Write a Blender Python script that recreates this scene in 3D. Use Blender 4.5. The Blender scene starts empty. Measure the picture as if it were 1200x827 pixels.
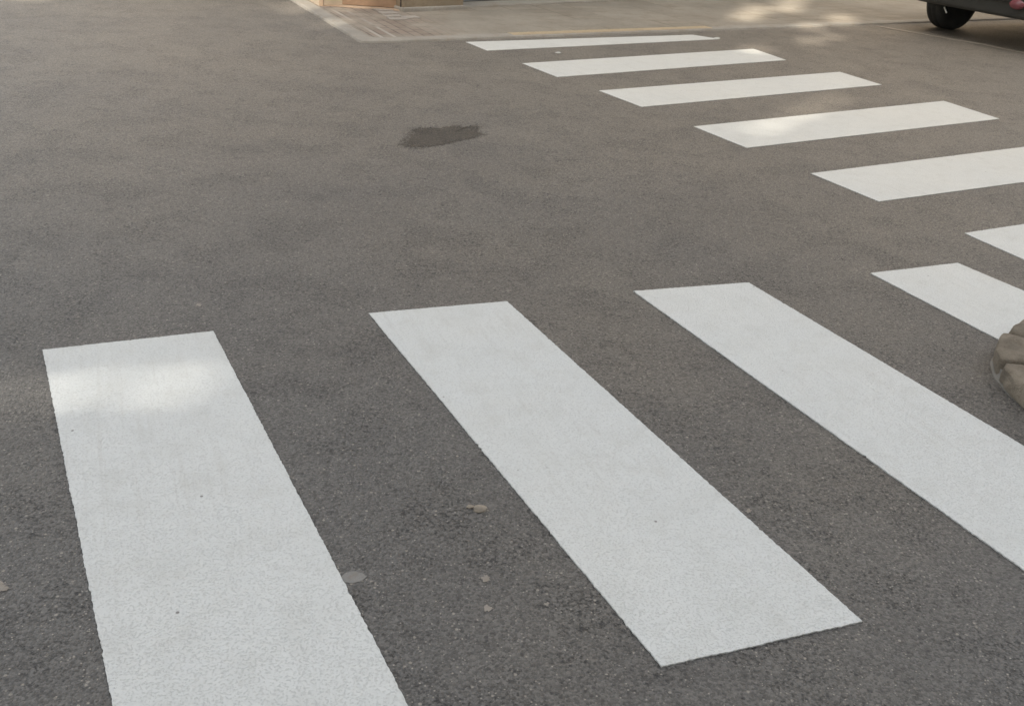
import bpy, bmesh, math, random
from mathutils import Vector, Matrix, noise
R = math.radians
random.seed(7)
S = bpy.context.scene
C = S.collection

# ------------------------------------------------------------------ camera
FPX, PITCH, ROLL, HCAM = 1120.0, 0.481801308, 0.0717410263, 1.44260641   # fitted on the zebra stripes (0.5 m wide)
cp, sp, cr, sr = math.cos(PITCH), math.sin(PITCH), math.cos(ROLL), math.sin(ROLL)
F_ = Vector((0, cp, -sp)); R0 = Vector((1, 0, 0)); U0 = Vector((0, sp, cp))
RX = cr*R0 + sr*U0; UX = -sr*R0 + cr*U0
cam = bpy.data.objects.new('camera', bpy.data.cameras.new('camera')); C.objects.link(cam)
m = Matrix((RX, UX, -F_)).transposed().to_4x4(); m.translation = Vector((0, 0, HCAM))
cam.matrix_world = m
cam.data.sensor_width = 36; cam.data.lens = FPX/1200*36
cam.data.clip_start = 0.05; cam.data.clip_end = 2000
S.camera = cam

# ------------------------------------------------------------------ sky and sun
SUN_AZ = Vector((-0.30, -0.954, 0)).normalized()      # horizontal direction towards the sun
SUN_EL = 40.0
W = bpy.data.worlds.new('World'); S.world = W; W.use_nodes = True
nt = W.node_tree; bg = nt.nodes['Background']
sky = nt.nodes.new('ShaderNodeTexSky'); sky.sky_type = 'NISHITA'; sky.sun_disc = False
sky.sun_elevation = R(SUN_EL); sky.sun_rotation = math.atan2(SUN_AZ.x, SUN_AZ.y)
sky.dust_density = 3.0; sky.air_density = 1.0
hs = nt.nodes.new('ShaderNodeHueSaturation'); hs.inputs['Saturation'].default_value = .30      # thin bright haze: a whitish sky
nt.links.new(sky.outputs[0], hs.inputs['Color']); tn = nt.nodes.new('ShaderNodeMix'); tn.data_type = 'RGBA'; tn.blend_type = 'MULTIPLY'
tn.inputs[0].default_value = 1; nt.links.new(hs.outputs[0], tn.inputs[6]); tn.inputs[7].default_value = (1.0, .99, .96, 1)
nt.links.new(tn.outputs[2], bg.inputs[0]); bg.inputs[1].default_value = 0.15
sd = Vector((SUN_AZ.x*math.cos(R(SUN_EL)), SUN_AZ.y*math.cos(R(SUN_EL)), math.sin(R(SUN_EL))))
sl = bpy.data.lights.new('sun', 'SUN'); sl.energy = 2.6; sl.angle = R(0.6); sl.color = (1.0, 0.93, 0.82)
so = bpy.data.objects.new('sun', sl); C.objects.link(so); so.location = (0, 0, 30)
so.rotation_euler = sd.to_track_quat('Z', 'Y').to_euler()
S.view_settings.view_transform = 'Standard'; S.view_settings.look = 'None'
S.view_settings.exposure = 1.57; S.view_settings.gamma = 1.0; S.view_settings.use_curve_mapping = False

# ------------------------------------------------------------------ helpers
def g(x, y, z=0.0):
    """ground (or height z) point under a pixel of the 1200x827 photograph"""
    d = F_ + RX*((x-600)/FPX) - UX*((y-413.5)/FPX)
    t = (z-HCAM)/d.z
    return Vector((d.x*t, d.y*t, z))
def link(name, bm, mat, parent=None, smooth=False):
    me = bpy.data.meshes.new(name)
    bmesh.ops.recalc_face_normals(bm, faces=bm.faces)
    bm.to_mesh(me); bm.free()
    for mm in (mat if isinstance(mat, (list, tuple)) else [mat]): me.materials.append(mm)
    if smooth:
        for p in me.polygons: p.use_smooth = True
    o = bpy.data.objects.new(name, me); C.objects.link(o)
    if parent: o.parent = parent
    return o
def tag(o, label, cat, group=None):
    o['label'] = label; o['category'] = cat
    if group: o['group'] = group
    return o
def struct(o, label=None):
    o['kind'] = 'structure'
    if label: o['label'] = label
    return o
def thing(name, label, cat, loc=(0, 0, 0), rz=0, group=None):
    o = bpy.data.objects.new(name, None); C.objects.link(o)
    o.empty_display_size = 0.1
    o.location = loc; o.rotation_euler = (0, 0, rz)
    return tag(o, label, cat, group)
def box(bm, c, s, rot=None, bevel=0):
    r = bmesh.ops.create_cube(bm, size=1)
    vs = r['verts']
    for v in vs: v.co = Vector((v.co.x*s[0], v.co.y*s[1], v.co.z*s[2]))
    if bevel:
        es = list({e for v in vs for e in v.link_edges})
        rr = bmesh.ops.bevel(bm, geom=es, offset=bevel, segments=2, affect='EDGES', profile=0.6)
        vs = list({v for f in rr['faces'] for v in f.verts} | {v for v in vs if v.is_valid})
        seen = set(vs); stack = list(vs)
        while stack:
            v = stack.pop()
            for e in v.link_edges:
                w = e.other_vert(v)
                if w not in seen: seen.add(w); stack.append(w)
        vs = list(seen)
    M = Matrix.Translation(Vector(c)) @ (rot.to_4x4() if rot else Matrix())
    for v in vs: v.co = M @ v.co
    return vs
def prism(bm, pts, z0, z1):
    """closed prism over a 2-D outline"""
    top = [bm.verts.new((p[0], p[1], z1)) for p in pts]
    bot = [bm.verts.new((p[0], p[1], z0)) for p in pts]
    f1 = bm.faces.new(top); f2 = bm.faces.new(list(reversed(bot)))
    n = len(pts)
    for i in range(n):
        j = (i+1) % n
        bm.faces.new((top[i], bot[i], bot[j], top[j]))
    if n > 4: bmesh.ops.triangulate(bm, faces=[f1, f2])
def rough_outline(corners, step=0.007, amp=0.0007, wob=0.0012, seed=0, bite=0.03):
    rnd = random.Random(seed); out = []
    n = len(corners)
    for i in range(n):
        a = Vector(corners[i][:2]); b = Vector(corners[(i+1) % n][:2])
        L = (b-a).length; k = max(2, int(L/step)); d = (b-a)/L; nn = Vector((-d.y, d.x))
        for q in range(k):
            t = q/k
            p = a + (b-a)*t
            off = wob*noise.noise(Vector((p.x*7, p.y*7, seed))) + rnd.gauss(0, amp)
            if rnd.random() < bite: off += rnd.uniform(-.0035, .002)
            if q == 0: off *= .3
            out.append(p + nn*off + d*rnd.uniform(-.2, .2)*step*(q > 0))
    return out

# ------------------------------------------------------------------ materials
def mat(name):
    m_ = bpy.data.materials.new(name); m_.use_nodes = True
    t = m_.node_tree
    return m_, t, t.nodes['Principled BSDF']
def nd(t, kind, **kw):
    n = t.nodes.new(kind)
    for k, v in kw.items():
        if k in n.inputs: n.inputs[k].default_value = v
        else: setattr(n, k, v)
    return n
def coords(t, world=False):
    if world:
        return nd(t, 'ShaderNodeNewGeometry').outputs['Position']
    return nd(t, 'ShaderNodeTexCoord').outputs['Object']
def noi(t, co, scale, detail=4, rough=.6, out='Fac'):
    n = nd(t, 'ShaderNodeTexNoise', Scale=scale, Detail=detail, Roughness=rough)
    t.links.new(co, n.inputs['Vector']); return n.outputs[out]
def vor(t, co, scale, feature='F1', out='Distance', rnd=1.0):
    n = nd(t, 'ShaderNodeTexVoronoi', Scale=scale, Randomness=rnd); n.feature = feature
    t.links.new(co, n.inputs['Vector']); return n.outputs[out]
def rng(t, v, a, b, c=0.0, d=1.0, smooth=False):
    n = nd(t, 'ShaderNodeMapRange'); n.clamp = True
    if smooth: n.interpolation_type = 'SMOOTHSTEP'
    for i, q in zip(('From Min', 'From Max', 'To Min', 'To Max'), (a, b, c, d)): n.inputs[i].default_value = q
    t.links.new(v, n.inputs['Value']); return n.outputs[0]
def mth(t, op, a, b=None):
    n = nd(t, 'ShaderNodeMath', operation=op)
    for i, q in enumerate((a, b)):
        if q is None: continue
        if isinstance(q, (int, float)): n.inputs[i].default_value = q
        else: t.links.new(q, n.inputs[i])
    return n.outputs[0]
def mix(t, f, a, b, bt='MIX'):
    n = nd(t, 'ShaderNodeMix'); n.data_type = 'RGBA'; n.blend_type = bt
    for idx, q in ((0, f), (6, a), (7, b)):
        if isinstance(q, (int, float)): n.inputs[idx].default_value = q
        elif isinstance(q, tuple): n.inputs[idx].default_value = (*q, 1) if len(q) == 3 else q
        else: t.links.new(q, n.inputs[idx])
    return n.outputs[2]
def bump(t, bsdf, h, dist, strength=1.0):
    n = nd(t, 'ShaderNodeBump', Strength=strength, Distance=dist)
    t.links.new(h, n.inputs['Height']); t.links.new(n.outputs[0], bsdf.inputs['Normal'])

def asphalt(name, dark=1.0):
    m_, t, b = mat(name); co = coords(t, True)
    warm = rng(t, noi(t, co, .25, 3), .40, .60, smooth=True)
    blot = noi(t, co, 1.7, 4, .6)
    mid = noi(t, co, 14, 3, .6)
    fine = noi(t, co, 150, 3, .7)
    cell = vor(t, co, 190, 'F1', 'Color')
    cd = vor(t, co, 190, 'F1', 'Distance')
    sepv = nd(t, 'ShaderNodeSeparateColor'); t.links.new(cell, sepv.inputs[0])
    base = mix(t, warm, (.110, .107, .101), (.124, .115, .100))
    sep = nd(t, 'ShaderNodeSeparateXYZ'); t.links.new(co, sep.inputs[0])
    # painted far light: colour turns paler and warmer towards the far kerb, patchily
    far_light = mth(t, 'ADD', rng(t, sep.outputs[1], 2.2, 7.0, 0, .85), mth(t, 'MULTIPLY', mth(t, 'SUBTRACT', noi(t, co, .55, 4, .6), .5), .5))
    base = mix(t, rng(t, far_light, 0, 1), base, (.226, .197, .158))
    base = mix(t, rng(t, blot, .30, .70), mix(t, 1.0, base, (.92, .92, .93), 'MULTIPLY'), mix(t, 1.0, base, (1.07, 1.065, 1.05), 'MULTIPLY'))
    # aggregate: stones a little lighter or darker than the binder
    stone = rng(t, sepv.outputs[0], 0, 1, .62, 1.40)
    s3 = nd(t, 'ShaderNodeCombineColor')
    for i in range(3): t.links.new(stone, s3.inputs[i])
    base = mix(t, 1.0, base, s3.outputs[0], 'MULTIPLY')
    # pale chips
    chip = mth(t, 'MULTIPLY', rng(t, sepv.outputs[1],   .945, .96), rng(t, cd, .48, .28))
    base = mix(t, mth(t, 'MULTIPLY', chip, .7), base, (.40, .37, .32))
    big = nd(t, 'ShaderNodeTexVoronoi', Scale=95.0); t.links.new(co, big.inputs['Vector'])
    bs = nd(t, 'ShaderNodeSeparateColor'); t.links.new(big.outputs['Color'], bs.inputs[0])
    bchip = mth(t, 'MULTIPLY', rng(t, bs.outputs[0], .955, .965), rng(t, big.outputs['Distance'], .42, .25))
    base = mix(t, mth(t, 'MULTIPLY', bchip, .6), base, (.38, .35, .30))
    dchip = mth(t, 'MULTIPLY', rng(t, bs.outputs[1], .90, .93), rng(t, big.outputs['Distance'], .50, .30))
    base = mix(t, mth(t, 'MULTIPLY', dchip, .75), base, (.035, .034, .033))
    # dark open pores, thicker where the surface is coarse
    coarse = rng(t, noi(t, co, 3.6, 5, .75), .48, .58, smooth=True)
    pore = mth(t, 'MAXIMUM', rng(t, noi(t, co, 110, 3, .6), .34, .45, 1.0, 0.0), rng(t, noi(t, co, 45, 4, .6), .33, .40, 1.0, 0.0))
    pore = mth(t, 'MULTIPLY', pore, rng(t, coarse, 0, 1, .25, 1.0))
    base = mix(t, mth(t, 'MULTIPLY', coarse, .10), base, mix(t, 1.0, base, (.74, .74, .75), 'MULTIPLY'))
    base = mix(t, mth(t, 'MULTIPLY', pore, .85), base, (.025, .025, .026))
    if dark != 1.0: base = mix(t, 1.0, base, (dark, dark*.95, dark*.88), 'MULTIPLY')
    t.links.new(base, b.inputs['Base Color'])
    b.inputs['Roughness'].default_value = .60; b.inputs['Specular IOR Level'].default_value = .55
    h = mth(t, 'ADD', mth(t, 'MULTIPLY', rng(t, cd, 0, .75, 1, 0), rng(t, sepv.outputs[2], 0, 1, .3, 1.0)), mth(t, 'MULTIPLY', fine, .7))
    h = mth(t, 'SUBTRACT', h, mth(t, 'MULTIPLY', pore, 1.3))
    h = mth(t, 'ADD', h, mth(t, 'MULTIPLY', mid, 1.2))
    bump(t, b, h, .0050, rng(t, coarse, 0, 1, .55, 1.0) and .8)
    return m_
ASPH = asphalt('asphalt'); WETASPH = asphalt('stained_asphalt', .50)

def road_paint(name, col, wear=0.3):
    m_, t, b = mat(name); co = coords(t, True)
    v1 = noi(t, co, 185, 3, .6)
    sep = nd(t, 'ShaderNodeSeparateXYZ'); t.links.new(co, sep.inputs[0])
    far_light = mth(t, 'ADD', rng(t, sep.outputs[1], 2.4, 6.0, 0, .9), mth(t, 'MULTIPLY', mth(t, 'SUBTRACT', noi(t, co, .8, 4, .6), .5), .8))  # brighter, warmer light on the far stripes, put into the paint colour
    worm = rng(t, v1, .36, .50)               # 0 in the dimples
    broad = noi(t, co, 2.2, 4, .6)
    dirt = rng(t, noi(t, co, 9, 5, .7), .48, .75)
    c = mix(t, worm, tuple(q*.86 for q in col), tuple(q*1.02 for q in col))
    c = mix(t, rng(t, broad, .35, .7, .0, .22), c, tuple(q*.86 for q in col))
    c = mix(t, mth(t, 'MULTIPLY', dirt, wear), c, (col[0]*.72, col[1]*.70, col[2]*.66))
    c = mix(t, rng(t, far_light, 0, 1), c, mix(t, 1.0, c, (1.13, 1.07, .99), 'MULTIPLY'))
    mp = nd(t, 'ShaderNodeMapping'); t.links.new(co, mp.inputs['Vector']); mp.vector_type = 'TEXTURE'; mp.inputs['Rotation'].default_value = (0, 0, R(-66)); mp.inputs['Scale'].default_value = (.8, .03, 1)
    scf = mth(t, 'MULTIPLY', rng(t, noi(t, mp.outputs[0], 1.6, 4, .65), .52, .66), rng(t, noi(t, co, 1.3, 3, .5), .42, .62))
    c = mix(t, mth(t, 'MULTIPLY', scf, .20), c, (col[0]*.70, col[1]*.66, col[2]*.62))
    sc = nd(t, 'ShaderNodeTexVoronoi', Scale=26.0); t.links.new(co, sc.inputs['Vector'])
    s2 = nd(t, 'ShaderNodeSeparateColor'); t.links.new(sc.outputs['Color'], s2.inputs[0])
    speck = mth(t, 'MULTIPLY', rng(t, s2.outputs[0], .972, .98), rng(t, sc.outputs['Distance'], .12, .07))
    c = mix(t, mth(t, 'MULTIPLY', speck, .8), c, (.13, .12, .11))
    t.links.new(c, b.inputs['Base Color'])
    b.inputs['Roughness'].default_value = .58; b.inputs['Specular IOR Level'].default_value = .35
    h = mth(t, 'ADD', mth(t, 'MULTIPLY', worm, .7), mth(t, 'MULTIPLY', noi(t, co, 260, 2, .5), .5))
    bump(t, b, h, .0016, .8)
    return m_
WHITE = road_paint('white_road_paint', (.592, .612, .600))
YELLOW = road_paint('faded_yellow_paint', (.44, .36, .245), .7)
FADED = road_paint('worn_line_paint', (.27, .25, .22), .8)

def concrete(name, col, var=.25, sc=1.0, rough=.85, tint=(.8, .7, .6)):
    m_, t, b = mat(name); co = coords(t, True)
    big = noi(t, co, 1.1*sc, 5, .6); sm = noi(t, co, 30*sc, 5, .7); st = noi(t, co, 5*sc, 6, .75)
    c = mix(t, rng(t, big, .3, .7), tuple(q*(1-var) for q in col), tuple(min(1, q*(1+var*.6)) for q in col))
    c = mix(t, mth(t, 'MULTIPLY', rng(t, st, .5, .68), .55), c, tuple(q*k for q, k in zip(col, tint)))
    c = mix(t, mth(t, 'MULTIPLY', rng(t, sm, .35, .65, 1, 0), .3), c, tuple(q*.6 for q in col))
    t.links.new(c, b.inputs['Base Color']); b.inputs['Roughness'].default_value = rough
    b.inputs['Specular IOR Level'].default_value = .3
    bump(t, b, mth(t, 'ADD', sm, st), .004, .7)
    return m_
def add_joints(m_):
    t = m_.node_tree; b = t.nodes['Principled BSDF']; old = b.inputs['Base Color'].links[0].from_socket; co = coords(t, True)
    mp = nd(t, 'ShaderNodeMapping'); t.links.new(co, mp.inputs['Vector']); mp.inputs['Rotation'].default_value = (0, 0, R(-32))
    br = nd(t, 'ShaderNodeTexBrick', Scale=2.5); br.offset = 0; br.inputs['Brick Width'].default_value = 1; br.inputs['Row Height'].default_value = .5
    br.inputs['Mortar Size'].default_value = .022; br.inputs['Mortar Smooth'].default_value = .4
    br.inputs['Color1'].default_value = (.90, .88, .86, 1); br.inputs['Color2'].default_value = (1.05, 1.04, 1.02, 1); br.inputs['Mortar'].default_value = (.62, .58, .53, 1)
    t.links.new(mp.outputs[0], br.inputs['Vector'])
    keep = rng(t, noi(t, co, .9, 4, .6), .44, .56)
    t.links.new(mix(t, mth(t, 'MULTIPLY', keep, .85), old, mix(t, 1.0, old, br.outputs[0], 'MULTIPLY')), b.inputs['Base Color'])
    return m_
PAVE = add_joints(concrete('pavement_concrete', (.34, .30, .24), .24, tint=(.70, .64, .58)))
KERB = concrete('kerb_concrete', (.37, .335, .28), .2, 1.6)
STONE = concrete('plinth_stone', (.30, .235, .16), .2, 1.3)
RENDER = concrete('facade_render', (.64, .52, .38), .12, .6)
PINK = concrete('salmon_render', (.50, .37, .26), .12, .8)
HEWN = concrete('rough_beige_stone', (.37, .32, .25), .4, 6.0, tint=(.42, .37, .32))
for n_ in HEWN.node_tree.nodes:
    if n_.type == 'BUMP': n_.inputs['Distance'].default_value = .014; n_.inputs['Strength'].default_value = 1.0
SOIL = concrete('dry_soil', (.10, .075, .05), .4, 8.0)
GUM = concrete('flattened_gum', (.27, .265, .25), .15, 8)
PEBBLE = concrete('pebble_stone', (.34, .30, .245), .2, 20)
OPPOS = concrete('blocker_pale', (.52, .50, .46), .1, .5)

def simple(name, col, rough=.5, metal=0, spec=.5, var=.15, sc=6, bd=0):
    m_, t, b = mat(name); co = coords(t)
    n = noi(t, co, sc, 5, .65)
    c = mix(t, rng(t, n, .3, .7), tuple(q*(1-var) for q in col), tuple(q*(1+var) for q in col))
    t.links.new(c, b.inputs['Base Color'])
    b.inputs['Roughness'].default_value = rough; b.inputs['Metallic'].default_value = metal
    b.inputs['Specular IOR Level'].default_value = spec
    if bd: bump(t, b, noi(t, co, sc*20, 3, .6), bd, .6)
    return m_
CARPAINT = simple('dark_car_paint', (.030, .032, .030), .25, .3, .5)
PLASTIC = simple('dark_bumper_plastic', (.062, .062, .056), .55, 0, .4, .1, 4, .0005)
RUBBER = simple('tyre_rubber', (.055, .056, .052), .8, 0, .3, .25, 9, .001)
RIM = simple('alloy_rim', (.28, .28, .28), .35, .9)
GLASS = simple('dark_glass', (.02, .025, .025), .08, 0, .8)
REDLENS = simple('red_lens', (.20, .06, .07), .25, 0, .6)
PLATE = simple('plate_white', (.6, .6, .58), .4)
UNDER = simple('underbody', (.012, .012, .012), .9)
METAL = simple('bright_metal', (.75, .75, .73), .3, .6)
SHUT = simple('grey_shutter_metal', (.26, .27, .26), .5, .2, .5, .12, 3, .001)
WOOD = simple('orange_brown_door', (.36, .235, .15), .55, 0, .4, .2, 8, .002)
DARKG = simple('dark_gap', (.04, .035, .03), .9)
FRAMEM = simple('window_frame_white', (.6, .6, .58), .5)

def tile_mat():
    m_, t, b = mat('worn_red_brown_tiles'); co = coords(t)
    br = nd(t, 'ShaderNodeTexBrick', Scale=5.0); t.links.new(co, br.inputs['Vector'])
    br.inputs['Color1'].default_value = (.25, .195, .15, 1); br.inputs['Color2'].default_value = (.30, .24, .19, 1)
    br.inputs['Mortar'].default_value = (.13, .11, .09, 1); br.inputs['Mortar Size'].default_value = .03
    br.offset = 0; br.inputs['Brick Width'].default_value = .5; br.inputs['Row Height'].default_value = .5
    dust = rng(t, noi(t, co, 2.5, 5, .7), .42, .62)
    c = mix(t, mth(t, 'MULTIPLY', dust, .9), br.outputs[0], (.32, .285, .235))
    t.links.new(c, b.inputs['Base Color']); b.inputs['Roughness'].default_value = .85
    bump(t, b, br.outputs['Fac'], .002, -.6)
    return m_
TILES = tile_mat()

# ------------------------------------------------------------------ the setting: road
bm = bmesh.new(); bmesh.ops.create_grid(bm, x_segments=2, y_segments=2, size=400)
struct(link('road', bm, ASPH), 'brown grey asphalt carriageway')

# pavement across the street: a corner with two kerb lines
K0 = g(424, 52)                                   # the kerb corner
KR = (g(1200, 24) - g(546, 49)).normalized()      # along the kerb to the right
KL = (g(332, 0) - g(406, 46)).normalized()        # along the kerb up the side street
NR = Vector((-KR.y, KR.x, 0)); NL = Vector((KL.y, -KL.x, 0))   # towards the pavement
KZ = 0.022
def kerb_point(a, b):                             # rounded corner points
    pts = []
    A = K0 + KL*a; B = K0 + KR*b
    for i in range(7):
        t = i/6
        pts.append(A*(1-t)**2 + K0*2*t*(1-t) + B*t*t)
    return pts
edge = [K0 + KL*60] + kerb_point(.12, .12) + [K0 + KR*60]
def offs(d):                                      # the same line moved into the pavement
    den = NR.x*NL.y - NR.y*NL.x
    P = K0 + Vector(((d*NL.y - d*NR.y)/den, (NR.x*d - NL.x*d)/den, 0))
    A = P + KL*.08; B = P + KR*.08
    pts = [A*(1-t)**2 + P*2*t*(1-t) + B*t*t for t in [i/6 for i in range(7)]]
    return [P + KL*60] + pts + [P + KR*60]
inner = offs(.13)
def kerb_strip(name, idx, z1, label):
    bm = bmesh.new()
    o_ = [edge[i] for i in idx]; i_ = [inner[i] for i in idx]
    top = []
    for P, Q in zip(o_, i_):
        d = (Q-P); 
        top.append([bm.verts.new((P.x, P.y, -.01)), bm.verts.new((P.x+d.x*.06, P.y+d.y*.06, z1-.006)),
                    bm.verts.new((P.x+d.x*.2, P.y+d.y*.2, z1)), bm.verts.new((Q.x, Q.y, z1))])
    for a, b in zip(top[:-1], top[1:]):
        for k in range(3): bm.faces.new((a[k], a[k+1], b[k+1], b[k]))
    bmesh.ops.recalc_face_normals(bm, faces=bm.faces)
    return struct(link(name, bm, KERB), label)
kerb_strip('kerb', range(len(edge)), KZ, 'low pale concrete kerb round the street corner')
bm = bmesh.new()
pin = [Vector((p.x, p.y, 0)) for p in offs(.133)]
pin = [pin[0]] + pin[1:-1] + [pin[-1]] + [pin[-1] + NR*40, pin[0] + NL*40 + KL*20]
prism(bm, pin, -.02, KZ-.002)
struct(link('pavement', bm, PAVE), 'worn beige concrete pavement on the street corner')

# a band of worn brown tiles with two pale joints, parallel to the side street kerb
t_ = PAVE.node_tree; b_ = t_.nodes['Principled BSDF']; old_ = b_.inputs['Base Color'].links[0].from_socket; co_ = coords(t_, True)
if (K0+KL+NL-K0).dot(NL) < 0: NL = -NL
dt = nd(t_, 'ShaderNodeVectorMath', operation='DOT_PRODUCT'); t_.links.new(co_, dt.inputs[0]); dt.inputs[1].default_value = NL
u_ = mth(t_, 'SUBTRACT', dt.outputs['Value'], K0.dot(NL))
U = lambda x, y: (g(x, y, KZ)-K0).dot(NL)
ua, ub, uc = U(440, 46), U(452, 47), U(478, 46)
print('band', ua, ub, uc, U(468, 46))
br_ = nd(t_, 'ShaderNodeTexBrick', Scale=1.0); br_.offset = .5
mp_ = nd(t_, 'ShaderNodeMapping'); mp_.vector_type = 'TEXTURE'; t_.links.new(co_, mp_.inputs['Vector']); mp_.inputs['Rotation'].default_value = (0, 0, math.atan2(KL.y, KL.x)); t_.links.new(mp_.outputs[0], br_.inputs['Vector'])
br_.inputs['Brick Width'].default_value = .22; br_.inputs['Row Height'].default_value = .09; br_.inputs['Mortar Size'].default_value = .008
br_.inputs['Color1'].default_value = (.23, .175, .135, 1); br_.inputs['Color2'].default_value = (.30, .235, .185, 1); br_.inputs['Mortar'].default_value = (.14, .115, .09, 1)
inb = mth(t_, 'MULTIPLY', rng(t_, u_, ua-.01, ua+.01), rng(t_, u_, uc+.25, uc+.75, 1, 0))
wornm = rng(t_, noi(t_, co_, 2.2, 5, .7), .36, .60, 1.0, .25)
c_ = mix(t_, mth(t_, 'MULTIPLY', inb, wornm), old_, br_.outputs[0])
for uu in (ub+.01, U(468, 46)):
    ln = mth(t_, 'MULTIPLY', rng(t_, mth(t_, 'ABSOLUTE', mth(t_, 'SUBTRACT', u_, uu)), .012, .018, 1, 0), rng(t_, noi(t_, co_, 1.5, 3, .5), .40, .50))
    c_ = mix(t_, mth(t_, 'MULTIPLY', ln, .8), c_, (.42, .38, .32))
t_.links.new(c_, b_.inputs['Base Color'])

# ------------------------------------------------------------------ white stripes
def stripe(corners, label, group, seed):
    bm = bmesh.new(); c0 = sum((Vector(c[:2]) for c in corners), Vector((0, 0)))/4
    ol = rough_outline(corners, seed=seed)
    prism(bm, [p-c0 for p in ol], 0.0005-.004, .0)
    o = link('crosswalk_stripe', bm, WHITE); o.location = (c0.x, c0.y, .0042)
    tag(o, label, 'crosswalk stripe', group)
    return o
def ext(far, through, L):
    d = (through-far).normalized(); return far + d*L
NEARG = 'wide white stripes of the near crosswalk'; FARG = 'white stripes of the far crosswalk'
LS = (g(775, 782)-g(432, 368)).length
a1 = [g(50, 411), g(250, 389)]; a1 += [ext(a1[1], g(478, 827), LS), ext(a1[0], g(132, 827), LS)]
stripe(a1, 'leftmost white stripe, cut off by the bottom edge, with a bright glint near its top', NEARG, 1)
stripe([g(432, 368), g(594, 354), g(1010, 729), g(775, 782)], 'broad white near crosswalk stripe in the middle with all four corners showing', NEARG, 2)
a3 = [g(742, 342), g(877, 332)]; a3 += [ext(a3[1], g(1200, 524), LS), ext(a3[0], g(1200, 669), LS)]
stripe(a3, 'long white stripe running out of the right edge below the stone ring', NEARG, 3)
a4 = [g(1020, 321), g(1122, 309)]; a4 += [ext(a4[1], g(1200, 342), LS), ext(a4[0], g(1165, 396), LS)]
stripe(a4, 'white near crosswalk stripe that ends behind the rough stone ring', NEARG, 4)
fl = ['farthest and thinnest white stripe, lying against the kerb with the yellow line',
      'second white stripe from the far kerb, just in front of the thin kerbside stripe',
      'third white stripe from the far kerb, right of the dark stain',
      'fourth white stripe from the far kerb, soft sunlight on its left half',
      'far crosswalk stripe running out of the right edge just below the sunlit one',
      'partly visible white stripe corner at the right edge, nearest of the far crosswalk']
B4 = [g(813, 149), g(1106, 119), g(1171, 140), g(875, 174)]
LB = (B4[1]-B4[0]).length
quads = [[(546, 50), (812, 41.5), (843, 46.5), (571, 60)], [(612, 75), (883, 58), (921, 71), (653, 91)], [(702, 107), (984, 85), (1033, 100), (752, 126)]]
quads = [[g(*q) for q in qq] for qq in quads] + [B4]
b5 = [g(950, 204), None, None, g(1030, 237)]; b5[1] = ext(b5[0], g(1200, 173), LB); b5[2] = ext(b5[3], g(1200, 214), LB)
b6a = g(1130, 274); b6d = ext(b6a, g(1200, 305), .49)
quads += [b5, [b6a, ext(b6a, g(1200, 263.5), LB), ext(b6a, g(1200, 263.5), LB)+(b6d-b6a), b6d]]
for i, (q, l) in enumerate(zip(quads, fl)): stripe(q, l, FARG, 11+i)

# worn bay line and faded yellow line on the kerb
def line(name, pts, w, z, m_, label, cat, seed):
    bm = bmesh.new(); L = []; Rr = []
    for i, p in enumerate(pts):
        d = (pts[min(i+1, len(pts)-1)]-pts[max(i-1, 0)]).normalized(); n = Vector((-d.y, d.x, 0))
        L.append(p+n*w/2); Rr.append(p-n*w/2)
    c0 = pts[0]
    prism(bm, [p-Vector((c0.x, c0.y)) for p in rough_outline([*L, *reversed(Rr)], step=.02, amp=.003, wob=.01, seed=seed)], -.003, 0)
    o = link(name, bm, m_); o.location = (c0.x, c0.y, z); tag(o, label, cat); return o
line('parking_line', [g(1027, 31), g(1090, 42), g(1150, 52), g(1215, 66)], .075, .004, FADED, 'thin worn pale line on the asphalt beside the dark car', 'road marking', 31)
ya = K0 + KR*((g(606, 46)-K0).dot(KR)) + NR*.088; yb = K0 + KR*((g(850, 40)-K0).dot(KR)) + NR*.088
line('kerb_line', [ya, (ya+yb)/2, yb], .11, KZ+.002, YELLOW, 'faded yellow line painted along the far kerb behind the thinnest stripe', 'road marking', 32)

# ------------------------------------------------------------------ marks on the road
def blob_px(pts, n=6, jit=.012, seed=0):
    rnd = random.Random(seed); P = [g(*p) for p in pts]; out = []
    for i in range(len(P)):
        for k in range(n):
            q = P[i].lerp(P[(i+1) % len(P)], k/n)
            out.append(q + Vector((rnd.gauss(0, jit), rnd.gauss(0, jit), 0)))
    return out
def soft(name, src, alpha):
    m_ = src.copy(); m_.name = name; t = m_.node_tree
    out = [n for n in t.nodes if n.type == 'OUTPUT_MATERIAL'][0]; b = [n for n in t.nodes if n.type == 'BSDF_PRINCIPLED'][0]
    at = nd(t, 'ShaderNodeAttribute', attribute_name='body'); co = coords(t, True)
    n_ = mth(t, 'ADD', at.outputs['Fac'], mth(t, 'MULTIPLY', mth(t, 'SUBTRACT', noi(t, co, 60, 5, .8), .5), 3.6))
    a = mth(t, 'MULTIPLY', rng(t, n_, .45, .58), alpha)
    t.links.new(a, b.inputs['Alpha']); return m_
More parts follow.
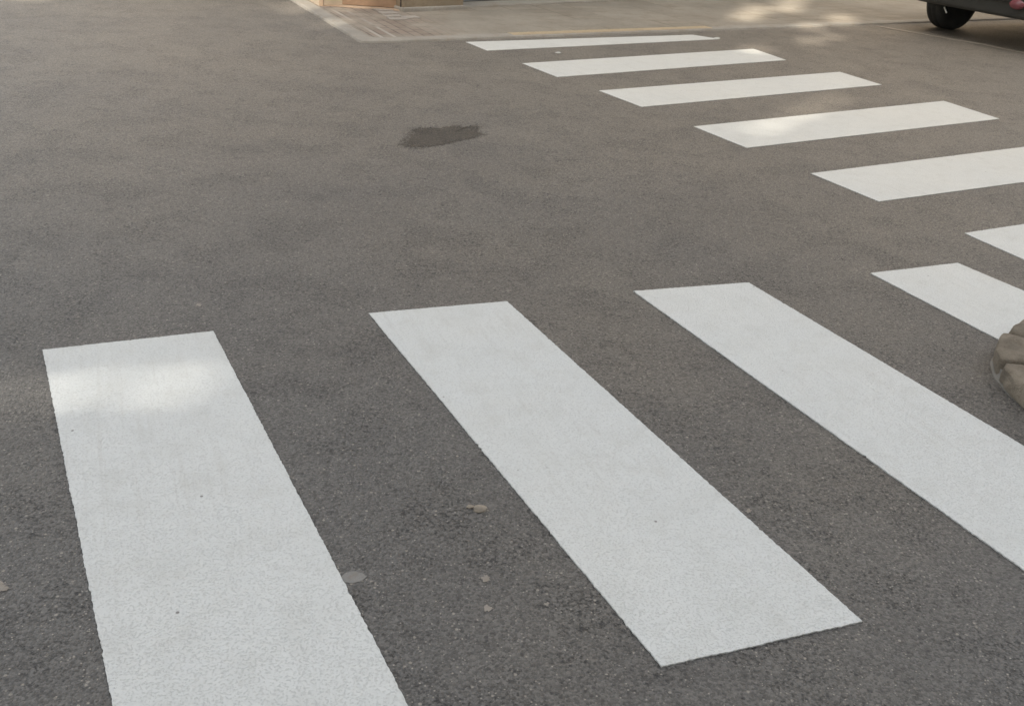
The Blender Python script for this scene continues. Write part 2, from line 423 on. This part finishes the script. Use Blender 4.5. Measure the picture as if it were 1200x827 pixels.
def soft_decal(name, pts, z, m_, label, cat, group=None):
    bm = bmesh.new(); c = sum((Vector(p[:2]) for p in pts), Vector((0, 0)))/len(pts); lay = bm.verts.layers.float.new('body')
    rings = []
    for q, w in ((.45, 1.0), (.75, .85), (1.0, .45), (1.18, 0.0)):
        rings.append([bm.verts.new(((p[0]-c.x)*q, (p[1]-c.y)*q, 0)) for p in pts])
        for v in rings[-1]: v[lay] = w
    v0 = bm.verts.new((0, 0, 0)); v0[lay] = 1; n = len(pts)
    for i in range(n):
        j = (i+1) % n; bm.faces.new((v0, rings[0][i], rings[0][j]))
        for a, b in zip(rings[:-1], rings[1:]): bm.faces.new((a[i], b[i], b[j], a[j]))
    for f in bm.faces:
        if f.normal.z < 0: f.normal_flip()
    o = link(name, bm, m_); o.location = (c.x, c.y, z); tag(o, label, cat, group); return o
def decal(name, pts, z, m_, label, cat, group=None, thick=.003):
    bm = bmesh.new(); c = sum((Vector(p[:2]) for p in pts), Vector((0, 0)))/len(pts)
    prism(bm, [Vector(p[:2])-c for p in pts], -thick, 0)
    o = link(name, bm, m_); o.location = (c.x, c.y, z); tag(o, label, cat, group); return o
STAIN = [(471, 170), (482, 152), (497, 150), (520, 150), (530, 147), (545, 149), (556, 146.5), (562, 150), (559, 154), (568, 158), (558, 162), (540, 165), (525, 169), (508, 172), (492, 174), (480, 173)]
soft_decal('road_stain', blob_px(STAIN, 5, .004, 3), .0016, soft('stain_soft', WETASPH, .92), 'dark oblong stain on the asphalt beyond the two crosswalks', 'stain')
decal('gum_spot', blob_px([(399, 677), (404, 671), (414, 669), (424, 671), (430, 675), (425, 680), (414, 683), (404, 682)], 3, .0006, 4), .0010, GUM,
      'flat oval grey gum spot touching the right side of the leftmost stripe', 'gum spot', 'gum spots on the asphalt')
GUMS = soft('gum_soft', concrete('pale_gum', (.36, .33, .29), .15, 8), .85)
for k, (x, y, r, l) in enumerate([(-6, 690, 14, 'pale spot on the asphalt cut by the left edge, low in the photo'), (569, 678, 6, 'small pale gum spot between the two left stripes, above the lowest one'), (572, 713, 6, 'small pale gum spot, lowest between the two left stripes'),
                                  (641, 708, 3.5, 'tiny pale gum spot close to the left side of the middle stripe'), (877, 599, 4, 'tiny beige gum spot between the middle stripe and the one to its right'),
                                  (233, 357, 3.5, 'tiny pale gum spot above the top of the leftmost stripe')]):
    rnd = random.Random(k)
    soft_decal('gum_spot', blob_px([(x+r*math.cos(a)*rnd.uniform(.6, 1.2), y+.7*r*math.sin(a)*rnd.uniform(.6, 1.2)) for a in [i*math.pi/5 for i in range(10)]], 2, .0008, k), .0016, GUMS, l, 'gum spot', 'gum spots on the asphalt')
for x, y, r, l in ((654, 62.5, 3.5, 'tiny white paint fleck between the two farthest stripes'), (840, 45.5, 4, 'small white paint fleck at the right tip of the farthest stripe')):
    soft_decal('paint_fleck', blob_px([(x+r*math.cos(a), y+.28*r*math.sin(a)) for a in [i*math.pi/5 for i in range(10)]], 2, .002, 9), .0046, soft('fleck_soft', WHITE, .9), l, 'paint fleck', 'paint flecks by the far stripes')
def pebble(px, r, label, m_=PEBBLE, name='pebble', seed=1, flat=.6):
    bm = bmesh.new(); bmesh.ops.create_icosphere(bm, subdivisions=3, radius=1)
    for v in bm.verts:
        k = 1+.35*noise.noise(v.co*1.3+Vector((seed, 0, 0)))+.1*noise.noise(v.co*4)
        v.co = Vector((v.co.x*r*1.3*k, v.co.y*r*k, v.co.z*r*flat*k))
    o = link(name, bm, m_, smooth=True); p = g(*px); o.location = (p.x, p.y, r*flat*.3)
    tag(o, label, name); return o
pebble((562, 597), .013, 'small beige pebble lying between the two left stripes')
pebble((551, 594), .007, 'tiny pebble beside the larger beige one between the two left stripes', seed=4)
# grit left on the paint

# ------------------------------------------------------------------ stone ring at the right edge
pc = g(1360, 470); RP = .50
t = thing('stone_ring', 'round low border of rough beige stone blocks cut by the right edge of the photo', 'planter', (pc.x, pc.y, 0))
NB = 13
for k in range(NB):
    a0 = 2*math.pi*k/NB + .10; a1_ = a0 + 2*math.pi/NB*(.972+random.uniform(-.01, .01))
    bm = bmesh.new(); hgt = .075+random.uniform(-.012, .012); ro = RP+random.uniform(-.012, .012); ri = RP-.17
    NA, NR_, NH = 10, 7, 6
    # a gridded wedge, pushed about by noise and rounded at its arrises
    bmesh.ops.create_cube(bm, size=2)
    bmesh.ops.subdivide_edges(bm, edges=bm.edges, cuts=13, use_grid_fill=True)
    for v in bm.verts:
        c = v.co.copy()
        q = Vector((math.copysign(1, c.x)*abs(c.x), c.y, c.z))
        # superellipsoid rounding
        mx = max(abs(q.x), abs(q.y), abs(q.z)); ln = (abs(q.x)**11+abs(q.y)**11+abs(q.z)**11)**(1/11)
        q = q*(mx/ln)
        ang = (a0+a1_)/2 + q.x*(a1_-a0)/2; rad = (ro+ri)/2 + q.y*(ro-ri)/2; zz = (q.z+1)/2*hgt
        p = Vector((math.cos(ang)*rad, math.sin(ang)*rad, zz))
        n_ = noise.noise_vector(p*8+Vector((k, 0, 0)))*.011 + noise.noise_vector(p*24)*.007 + noise.noise_vector(p*60)*.003
        v.co = p + n_
        if v.co.z < .0: v.co.z = -.004
    link('stone_block', bm, HEWN, t, smooth=True)
bm = bmesh.new()
bmesh.ops.create_grid(bm, x_segments=40, y_segments=40, size=RP-.1)
for v in list(bm.verts):
    if v.co.xy.length > RP-.12: v.co = Vector((*(v.co.xy.normalized()*(RP-.12)), 0))
    v.co.z = .045+.012*noise.noise(v.co*9)+.006*noise.noise(v.co*30)
link('soil', bm, SOIL, t, smooth=True)
# mortar skirt at its foot
bm = bmesh.new(); n = 96; ra = []
for i in range(n):
    a = 2*math.pi*i/n; w = RP+.012+.018*noise.noise(Vector((math.cos(a)*5, math.sin(a)*5, 2)))+.007*noise.noise(Vector((math.cos(a)*25, math.sin(a)*25, 2)))
    ra.append([bm.verts.new((math.cos(a)*q, math.sin(a)*q, z)) for q, z in ((RP-.15, .03), (RP+.004, .034), (w-.012, .018), (w, -.002))])
for i in range(n):
    a, b = ra[i], ra[(i+1) % n]
    for k in range(3): bm.faces.new((a[k], a[k+1], b[k+1], b[k]))
link('mortar', bm, concrete('old_mortar', (.23, .215, .19), .25, 5), t, smooth=True)

# ------------------------------------------------------------------ buildings
def wallpanel(bm, P, d, up_h, L, z0=0.0, thick=.3, inward=None, holes=()):
    """slab with rectangular openings: P start, d along, holes (s0,s1,z0,z1)"""
    nI = inward.normalized()
    xs = sorted({0, L, *[q for h in holes for q in h[:2]]}); zs = sorted({z0, up_h, *[q for h in holes for q in h[2:]]})
    def solid(i, j):
        if not (0 <= i < len(xs)-1 and 0 <= j < len(zs)-1): return False
        cx, cz = (xs[i]+xs[i+1])/2, (zs[j]+zs[j+1])/2
        return not any(h[0] < cx < h[1] and h[2] < cz < h[3] for h in holes)
    cache = {}
    def V(i, j, k):
        if (i, j, k) not in cache:
            p = P + d*xs[i] + nI*(thick*k); cache[(i, j, k)] = bm.verts.new((p.x, p.y, zs[j]))
        return cache[(i, j, k)]
    for i in range(len(xs)-1):
        for j in range(len(zs)-1):
            if not solid(i, j): continue
            bm.faces.new((V(i, j, 0), V(i+1, j, 0), V(i+1, j+1, 0), V(i, j+1, 0)))
            bm.faces.new((V(i, j, 1), V(i, j+1, 1), V(i+1, j+1, 1), V(i+1, j, 1)))
            if not solid(i-1, j): bm.faces.new((V(i, j, 0), V(i, j+1, 0), V(i, j+1, 1), V(i, j, 1)))
            if not solid(i+1, j): bm.faces.new((V(i+1, j, 0), V(i+1, j, 1), V(i+1, j+1, 1), V(i+1, j+1, 0)))
            if not solid(i, j-1): bm.faces.new((V(i, j, 0), V(i, j, 1), V(i+1, j, 1), V(i+1, j, 0)))
            if not solid(i, j+1): bm.faces.new((V(i, j+1, 0), V(i+1, j+1, 0), V(i+1, j+1, 1), V(i, j+1, 1)))

Q0 = g(472, 13.5, KZ)                           # left foot of the corner pillar
Q0 = Vector((Q0.x, Q0.y, 0))
D1 = (g(543, 10.5, KZ)-g(472, 13.5, KZ)); D1.z = 0; PW = D1.length; D1.normalize()
N1 = Vector((-D1.y, D1.x, 0))
D2 = g(400, 5.5, KZ)-g(470, 10.2, KZ); D2.z = 0; D2.normalize()          # chamfered face to the left
N2 = Vector((-D2.y, D2.x, 0))*-1
if N2.y < 0: N2 = -N2
bld = thing('corner_building', 'corner building with stone pillar foot, orange brown door and grey roller shutter', 'building')
rotD = Matrix((D1, N1, Vector((0, 0, 1)))).transposed()
rotD2 = Matrix((-D2, N2, Vector((0, 0, 1)))).transposed()
def obox(bm, P, d, n_, s0, s1, n0, n1, z0, z1, bevel=0):
    rr = Matrix((d, n_, Vector((0, 0, 1)))).transposed()
    c = P + d*((s0+s1)/2) + n_*((n0+n1)/2); c.z = (z0+z1)/2
    box(bm, c, (abs(s1-s0), abs(n1-n0), abs(z1-z0)), rr, bevel)
bm = bmesh.new(); obox(bm, Q0, D1, N1, 0, PW, 0, .6, .0, 3.3, .012); link('pillar', bm, STONE, bld)
bm = bmesh.new(); obox(bm, Q0, D1, N1, -.015, PW+.03, -.03, .5, .0, KZ+.035, .012); link('pillar_base', bm, KERB, bld)
# shutter bay
SW = 4.2
bm = bmesh.new(); z = KZ+.03
prof = []
while z < 2.9:
    prof += [(0, z), (-.012, z+.02), (-.012, z+.055), (0, z+.075)]; z += .08
va = [bm.verts.new(Q0+D1*(PW+.0)+N1*(.34+a)+Vector((0, 0, zz))) for a, zz in prof]
vb = [bm.verts.new(Q0+D1*(PW+SW)+N1*(.34+a)+Vector((0, 0, zz))) for a, zz in prof]
for i in range(len(va)-1): bm.faces.new((va[i], vb[i], vb[i+1], va[i+1]))
sh = link('roller_shutter', bm, SHUT, bld)
bm = bmesh.new(); obox(bm, Q0, D1, N1, PW+.01, PW+SW-.01, .30, .35, KZ+.022, KZ+.09, .006); link('bottom_bar', bm, SHUT, sh)
bm = bmesh.new(); obox(bm, Q0, D1, N1, PW+.005, PW+SW-.005, .326, .40, KZ-.01, KZ+.02); link('shutter_gap', bm, DARKG, bld)
# threshold
bm = bmesh.new(); obox(bm, Q0, D1, N1, PW+.03, PW+SW-.03, .05, .322, .0, KZ+.016, .006); link('threshold', bm, KERB, bld)
bm = bmesh.new(); obox(bm, Q0, D1, N1, PW+SW, PW+SW+.8, 0, .6, 0, 3.3, .01); link('pillar', bm, STONE, bld)
# further wall and upper storeys
hol = [(2+i*3.2, 3.2+i*3.2, 4.3+3.1*j, 5.9+3.1*j) for i in range(8) for j in range(4)]
LW = 30
bm = bmesh.new()
wallpanel(bm, Q0+N1*.03, D1, 16.5, LW, 3.3, .3, N1, [h for h in hol])
wallpanel(bm, Q0+D1*(PW+SW+.8)+N1*.03, D1, 3.3, LW-PW-SW-.8, 0, .3, N1, [(2, 3, .05, 2.3), (5, 7, 1.0, 2.3)])
link('wall', bm, RENDER, bld)
def window(P, d, n_, s0, s1, z0, z1):
    bm = bmesh.new(); w = .06
    for a, b, c, e in ((s0, s1, z0, z0+w), (s0, s1, z1-w, z1), (s0, s0+w, z0+w, z1-w), (s1-w, s1, z0+w, z1-w), ((s0+s1)/2-w/2, (s0+s1)/2+w/2, z0+w, z1-w)):
        obox(bm, P, d, n_, a, b, .15, .21, c, e)
    f = link('window', bm, FRAMEM, bld)
    bm = bmesh.new(); obox(bm, P, d, n_, s0, s1, .175, .185, z0, z1); link('pane', bm, GLASS, f)
for h in hol: window(Q0+N1*.03, D1, N1, *h)
bm = bmesh.new(); obox(bm, Q0+D1*(PW+SW+.8), D1, N1, 2, 3, .2, .25, .05, 2.3); link('door', bm, WOOD, bld)
bm = bmesh.new(); obox(bm, Q0+D1*(PW+SW+.8), D1, N1, 5, 7, .2, .22, 1.0, 2.3); link('window', bm, GLASS, bld)
# chamfer with orange door and salmon plinth
CH = .80
bm = bmesh.new(); obox(bm, Q0, D2, N2, .03, .74, .10, .15, KZ+.012, 2.4, .004)
dr = link('door', bm, WOOD, bld); dr['label'] = 'orange brown panelled door'
bm = bmesh.new()
for s0, s1, z0, z1 in ((.10, .36, .25, 1.05), (.42, .68, .25, 1.05), (.10, .36, 1.2, 2.25), (.42, .68, 1.2, 2.25)): obox(bm, Q0, D2, N2, s0, s1, .088, .102, z0, z1, .008)
link('door_panel', bm, WOOD, dr)
bm = bmesh.new(); obox(bm, Q0, D2, N2, .0, .76, .02, .14, 0, KZ+.008, .004); link('door_step', bm, PINK, bld)
bm = bmesh.new(); obox(bm, Q0, D2, N2, -.02, .028, .02, .3, 0, 3.3); link('jamb_shade', bm, DARKG, bld)  # jamb slit coloured dark to stand for its shadow
bm = bmesh.new()
wallpanel(bm, Q0+D2*.76, D2, 2.4, CH-.76, 0, .3, N2)
wallpanel(bm, Q0, D2, 3.3, CH, 2.4, .3, N2)
wallpanel(bm, Q0, D2, 16.5, CH, 3.3, .3, N2)
link('wall', bm, PINK, bld)
Q2 = Q0 + D2*CH; NLs = Vector((KL.y, -KL.x, 0))
if NLs.x < 0: NLs = -NLs
holl = [(1+i*3.2, 2.2+i*3.2, 1.1+3.1*j, 2.7+3.1*j) for i in range(7) for j in range(5)]
bm = bmesh.new(); wallpanel(bm, Q2, KL, 16.5, 25, 0, .3, NLs, holl); link('wall', bm, RENDER, bld)
for h in holl: window(Q2, KL, NLs, *h)
bm = bmesh.new()
roofp = [Q0, Q0+D1*LW, Q0+D1*LW+N1*8, Q2+KL*25+NLs*8, Q2+KL*25, Q2]
prism(bm, [Vector((p.x, p.y)) for p in roofp], 16.51, 16.9); link('roof', bm, RENDER, bld)

# small pale tiles set in the pavement
STRIPK = concrete('pale_joint', (.40, .355, .30), .2, 3)
k = 0
for (x, y) in [(449, 12), (455, 15.5), (461, 19), (466, 22.5), (480, 20.5)]:
    P = g(x, y, KZ); bm = bmesh.new(); c = .055
    box(bm, (0, 0, 0), (.17, .12, .01), None, .003)
    o = link('paving_tile', bm, STRIPK); o.location = (P.x, P.y, KZ+.001); o.rotation_euler = (0, 0, math.atan2(KR.y, KR.x)); struct(o, 'small pale replacement tile')

# ------------------------------------------------------------------ the parked car, seen from behind
ang = math.atan2(KR.y, KR.x)
gc = g(1109, 33.5); nL = Vector((-KR.y, KR.x, 0))
cpos = gc - nL*.79; cpos.z = 0
car = thing('parked_car', 'dark car parked along the far kerb, its rear bumper and one wheel in view', 'car', cpos, ang)
def loft(bm, rings, closed=True, caps=True):
    vv = [[bm.verts.new(p) for p in r] for r in rings]; n = len(rings[0])
    for a, b in zip(vv[:-1], vv[1:]):
        for k in range(n if closed else n-1): bm.faces.new((a[k], a[(k+1) % n], b[(k+1) % n], b[k]))
    if caps and closed:
        bm.faces.new(list(reversed(vv[0]))); bm.faces.new(vv[-1])
    return vv
# body shell: x forward from the rear axle, y left
sec = [(-.62, .50, .98, .80), (-.55, .40, 1.04, .86), (-.3, .30, 1.06, .895), (.4, .25, 1.04, .905), (1.2, .23, 1.02, .91), (2.0, .24, 1.0, .91), (2.5, .27, .98, .90), (3.0, .30, .93, .87), (3.35, .36, .82, .80), (3.48, .42, .70, .68)]
rings = []
for x, zb, zt, w in sec:
    r = []
    for y, z in ((-.8, 0), (-.97, .12), (-1, .4), (-.985, .75), (-.93, .96), (-.7, 1.02), (0, 1.04)): r.append((x, y*w, zb+(zt-zb)*z))
    r += [(x, -p[1], p[2]) for p in reversed(r[:-1])]
    rings.append(r)
bm = bmesh.new(); loft(bm, rings)
body = link('body', bm, CARPAINT, car, smooth=True)
cutters = []
for x in (0, 2.62):
    for s in (-1, 1):
        bm = bmesh.new(); bmesh.ops.create_cone(bm, cap_ends=True, segments=40, radius1=.395, radius2=.395, depth=.5)
        for v in bm.verts: v.co = Vector((v.co.x+x, v.co.z+s*.85, v.co.y+.33))
        c = link('cutter', bm, UNDER); c.parent = car; cutters.append(c)
bpy.context.view_layer.update()
for c in cutters:
    md = body.modifiers.new('b', 'BOOLEAN'); md.object = c; md.operation = 'DIFFERENCE'; md.solver = 'EXACT'
dg = bpy.context.evaluated_depsgraph_get(); nm = bpy.data.meshes.new_from_object(body.evaluated_get(dg))
body.modifiers.clear(); body.data = nm
for c in cutters: bpy.data.objects.remove(c, do_unlink=True)
# greenhouse: glass band and roof
def gh(bm, z0, z1, x0, x1, x2, x3, w0, w1):
    a = [(x0, -w0, z0), (x1, -w0, z0), (x1, w0, z0), (x0, w0, z0)]; b = [(x2, -w1, z1), (x3, -w1, z1), (x3, w1, z1), (x2, w1, z1)]
    va = [bm.verts.new(p) for p in a]; vb = [bm.verts.new(p) for p in b]
    for k in range(4): bm.faces.new((va[k], va[(k+1) % 4], vb[(k+1) % 4], vb[k]))
    bm.faces.new(vb); bm.faces.new(list(reversed(va)))
bm = bmesh.new(); gh(bm, 1.03, 1.45, -.46, 2.35, -.22, 1.6, .84, .68); bmesh.ops.bevel(bm, geom=list(bm.edges), offset=.04, segments=3, affect='EDGES'); link('windows', bm, GLASS, car, smooth=True)
bm = bmesh.new(); gh(bm, 1.42, 1.50, -.30, 1.68, -.18, 1.50, .705, .62); bmesh.ops.bevel(bm, geom=list(bm.edges), offset=.03, segments=3, affect='EDGES'); link('roof', bm, CARPAINT, car, smooth=True)
for s in (-1, 1):
    for (xa, xb) in ((.35, .42), (1.28, 1.32)):
        vs = [(xa, s*.845, 1.03), (xa+.09, s*.845, 1.03), (xb+.08, s*.69, 1.44), (xb, s*.69, 1.44)]
        bm = bmesh.new(); va = [bm.verts.new(p) for p in vs]; vb = [bm.verts.new((p[0], p[1]+s*.012, p[2])) for p in vs]
        bm.faces.new(va); bm.faces.new(list(reversed(vb)))
        for k in range(4): bm.faces.new((va[k], vb[k], vb[(k+1) % 4], va[(k+1) % 4]))
        link('window_pillar', bm, CARPAINT, car)
# bumpers: a profile swept round the corner
def bumper(xr, sgn, name, zlo):
    bm = bmesh.new(); rings = []
    prof = [(.20, zlo+.02), (.03, zlo), (.0, zlo+.03), (-.005, zlo+.12), (-.012, zlo+.135), (-.05, zlo+.15), (-.055, zlo+.24), (-.03, zlo+.28), (.02, zlo+.33), (.05, zlo+.42), (.14, zlo+.43), (.20, zlo+.3)]
    N = 40
    for i in range(N+1):
        u = -1+2*i/N; a = u*math.pi/2
        # superellipse plan outline
        ex = .36
        px = -abs(math.cos(a))**ex; py = math.copysign(abs(math.sin(a))**ex, u)
        cx = px*.42; cy = py*.89
        nx, ny = -abs(math.cos(a))**(2-ex), math.copysign(abs(math.sin(a))**(2-ex), u)
        ln = math.hypot(nx, ny) or 1; nx /= ln; ny /= ln
        end = max(0, abs(u)-.93)/.07
        rings.append([(sgn*(xr+.42+cx - nx*p), cy - ny*p, z) for p, z in prof])
    loft(bm, rings); return link(name, bm, PLASTIC, car, smooth=True)
rb = bumper(-.72, 1, 'bumper', .31)
bm = bmesh.new(); 
fb = bumper(-3.56, -1, 'bumper', .25); bm.free()
for s in (-1, 1):
    bm = bmesh.new(); bmesh.ops.create_uvsphere(bm, u_segments=24, v_segments=12, radius=1)
    for v in bm.verts: v.co = Vector((v.co.x*.03-.755, v.co.y*.085+s*.44, v.co.z*.05+.45))
    link('reflector', bm, REDLENS, rb, smooth=True)
    bm = bmesh.new(); box(bm, (-.585, s*.76, .90), (.14, .22, .22), None, .04); link('tail_light', bm, REDLENS, car, smooth=True)
    bm = bmesh.new(); box(bm, (3.36, s*.66, .72), (.16, .26, .13), None, .04); link('headlight', bm, simple('clear_lens', (.5, .5, .5), .1), car, smooth=True)
    bm = bmesh.new(); box(bm, (1.75, s*.97, 1.08), (.14, .18, .13), None, .03); link('mirror', bm, CARPAINT, car, smooth=True)
bm = bmesh.new(); box(bm, (-.625, 0, .82), (.02, .50, .11), None, .004); link('number_plate', bm, PLATE, car)
bm = bmesh.new(); box(bm, (1.4, 0, .36), (3.7, 1.1, .12), None, .02); link('underbody', bm, UNDER, car)
bm = bmesh.new(); bmesh.ops.create_cone(bm, cap_ends=True, segments=20, radius1=.035, radius2=.035, depth=1.38, matrix=Matrix.Rotation(R(90), 4, 'X'))
for v in bm.verts: v.co += Vector((0, 0, .33))
link('rear_axle', bm, UNDER, car, smooth=True)
def make_wheel(x, y):
    s = 1 if y > 0 else -1
    bm = bmesh.new(); rings = []
    prof = [(.205, -.09), (.24, -.108), (.29, -.112), (.325, -.10), (.335, -.075), (.336, -.03), (.331, -.026), (.331, -.02), (.336, -.016), (.336, .03), (.331, .034), (.331, .04), (.336, .044), (.335, .075), (.325, .10), (.29, .112), (.24, .108), (.205, .09)]
    N = 64
    for i in range(N):
        a = 2*math.pi*i/N
        rings.append([(math.cos(a)*r, w, math.sin(a)*r) for r, w in prof])
    vv = [[bm.verts.new(p) for p in r] for r in rings]
    for i in range(N):
        for k in range(len(prof)-1): bm.faces.new((vv[i][k], vv[i][k+1], vv[(i+1) % N][k+1], vv[(i+1) % N][k]))
    w = thing_part('wheel', (x, y, .334))
    link('tyre', bm, RUBBER, w, smooth=True)
    bm = bmesh.new(); bmesh.ops.create_cone(bm, cap_ends=True, segments=40, radius1=.206, radius2=.206, depth=.15, matrix=Matrix.Rotation(R(90), 4, 'X'))
    for v in bm.verts: v.co.y -= s*.02
    link('wheel_drum', bm, RUBBER, w); bm = bmesh.new()
    for k in range(5):
        a = 2*math.pi*k/5
        box(bm, (math.cos(a)*.11, s*.075, math.sin(a)*.11), (.20, .03, .05), Matrix.Rotation(-a, 3, 'Y'), .008)
    link('rim', bm, RIM, w)
    return w
def thing_part(name, loc):
    o = bpy.data.objects.new(name, None); C.objects.link(o); o.parent = car; o.location = loc; o.empty_display_size = .1; return o
for x in (0, 2.62):
    for y in (.79, -.79):
        w = make_wheel(x, y)
        bm = bmesh.new(); bmesh.ops.create_uvsphere(bm, u_segments=32, v_segments=16, radius=.39)
        s = 1 if y > 0 else -1
        bmesh.ops.delete(bm, geom=[v for v in bm.verts if v.co.z < -.02], context='VERTS')
        for v in bm.verts: v.co = Vector((v.co.x+x, max(-1, min(1, v.co.y*2/.39))*.12*1+y*.97, v.co.z+.34))
        link('arch_liner', bm, UNDER, car, smooth=True)
# small bright slanted clip at the left rear wheel
bm = bmesh.new(); box(bm, (0, 0, 0), (.012, .016, .075), Matrix.Rotation(R(-40), 3, 'X'), .003)
o = link('bright_clip', bm, METAL, car); Rz = Matrix.Rotation(-ang, 3, 'Z'); cam_l = Rz @ (Vector((0, 0, HCAM))-cpos); rd = Rz @ (g(1108, 12)-Vector((0, 0, HCAM))); o.location = cam_l + rd*((-.352-cam_l.x)/rd.x)
print('clip', o.location)

# added wall behind the camera blocks the sun; its slots shape the sun patches
YB = -12.0; TB = .08
SUNP = []   # (x, z, w, h) openings
taz = math.tan(R(SUN_EL))
def opening(px, w, h, z=0):
    P = g(*px); d = (P.y-YB)/-SUN_AZ.y
    SUNP.append((P.x+SUN_AZ.x*d, d*taz, w, h))
opening((160, 446), .34, .095); opening((222, 441), .20, .10); opening((95, 452), .10, .09); opening((20, 456), .3, .13)
for x, y, w, h in ((892, 150, .14, .17), (912, 142, .15, .18), (934, 131, .20, .20), (955, 123, .20, .20), (976, 116, .18, .19)): opening((x, y), w, h)
opening((880, 16), .26, 1.3); opening((925, 6), .26, 1.5); opening((985, 24), .22, .8); opening((950, 32), .2, .5)
opening((950, 47), .2, .45); opening((975, 42), .16, .4); opening((885, 57), .2, .35)
opening((360, 10), .16, .6); opening((392, 28), .12, .4); opening((350, 4), .12, .6); opening((410, 12), .10, .6)
opening((20, -6), .8, .5)
blk = thing('sun_blocker', 'tall pale wall added unseen behind the viewer to block the sun', 'building')
bm = bmesh.new()
X0 = -45
wallpanel(bm, Vector((X0, YB, 0)), Vector((1, 0, 0)), 25, 80, 0, TB, Vector((0, -1, 0)),
          [(x-w/2-X0, x+w/2-X0, z-h/2, z+h/2) for x, z, w, h in SUNP])
link('wall', bm, OPPOS, blk)
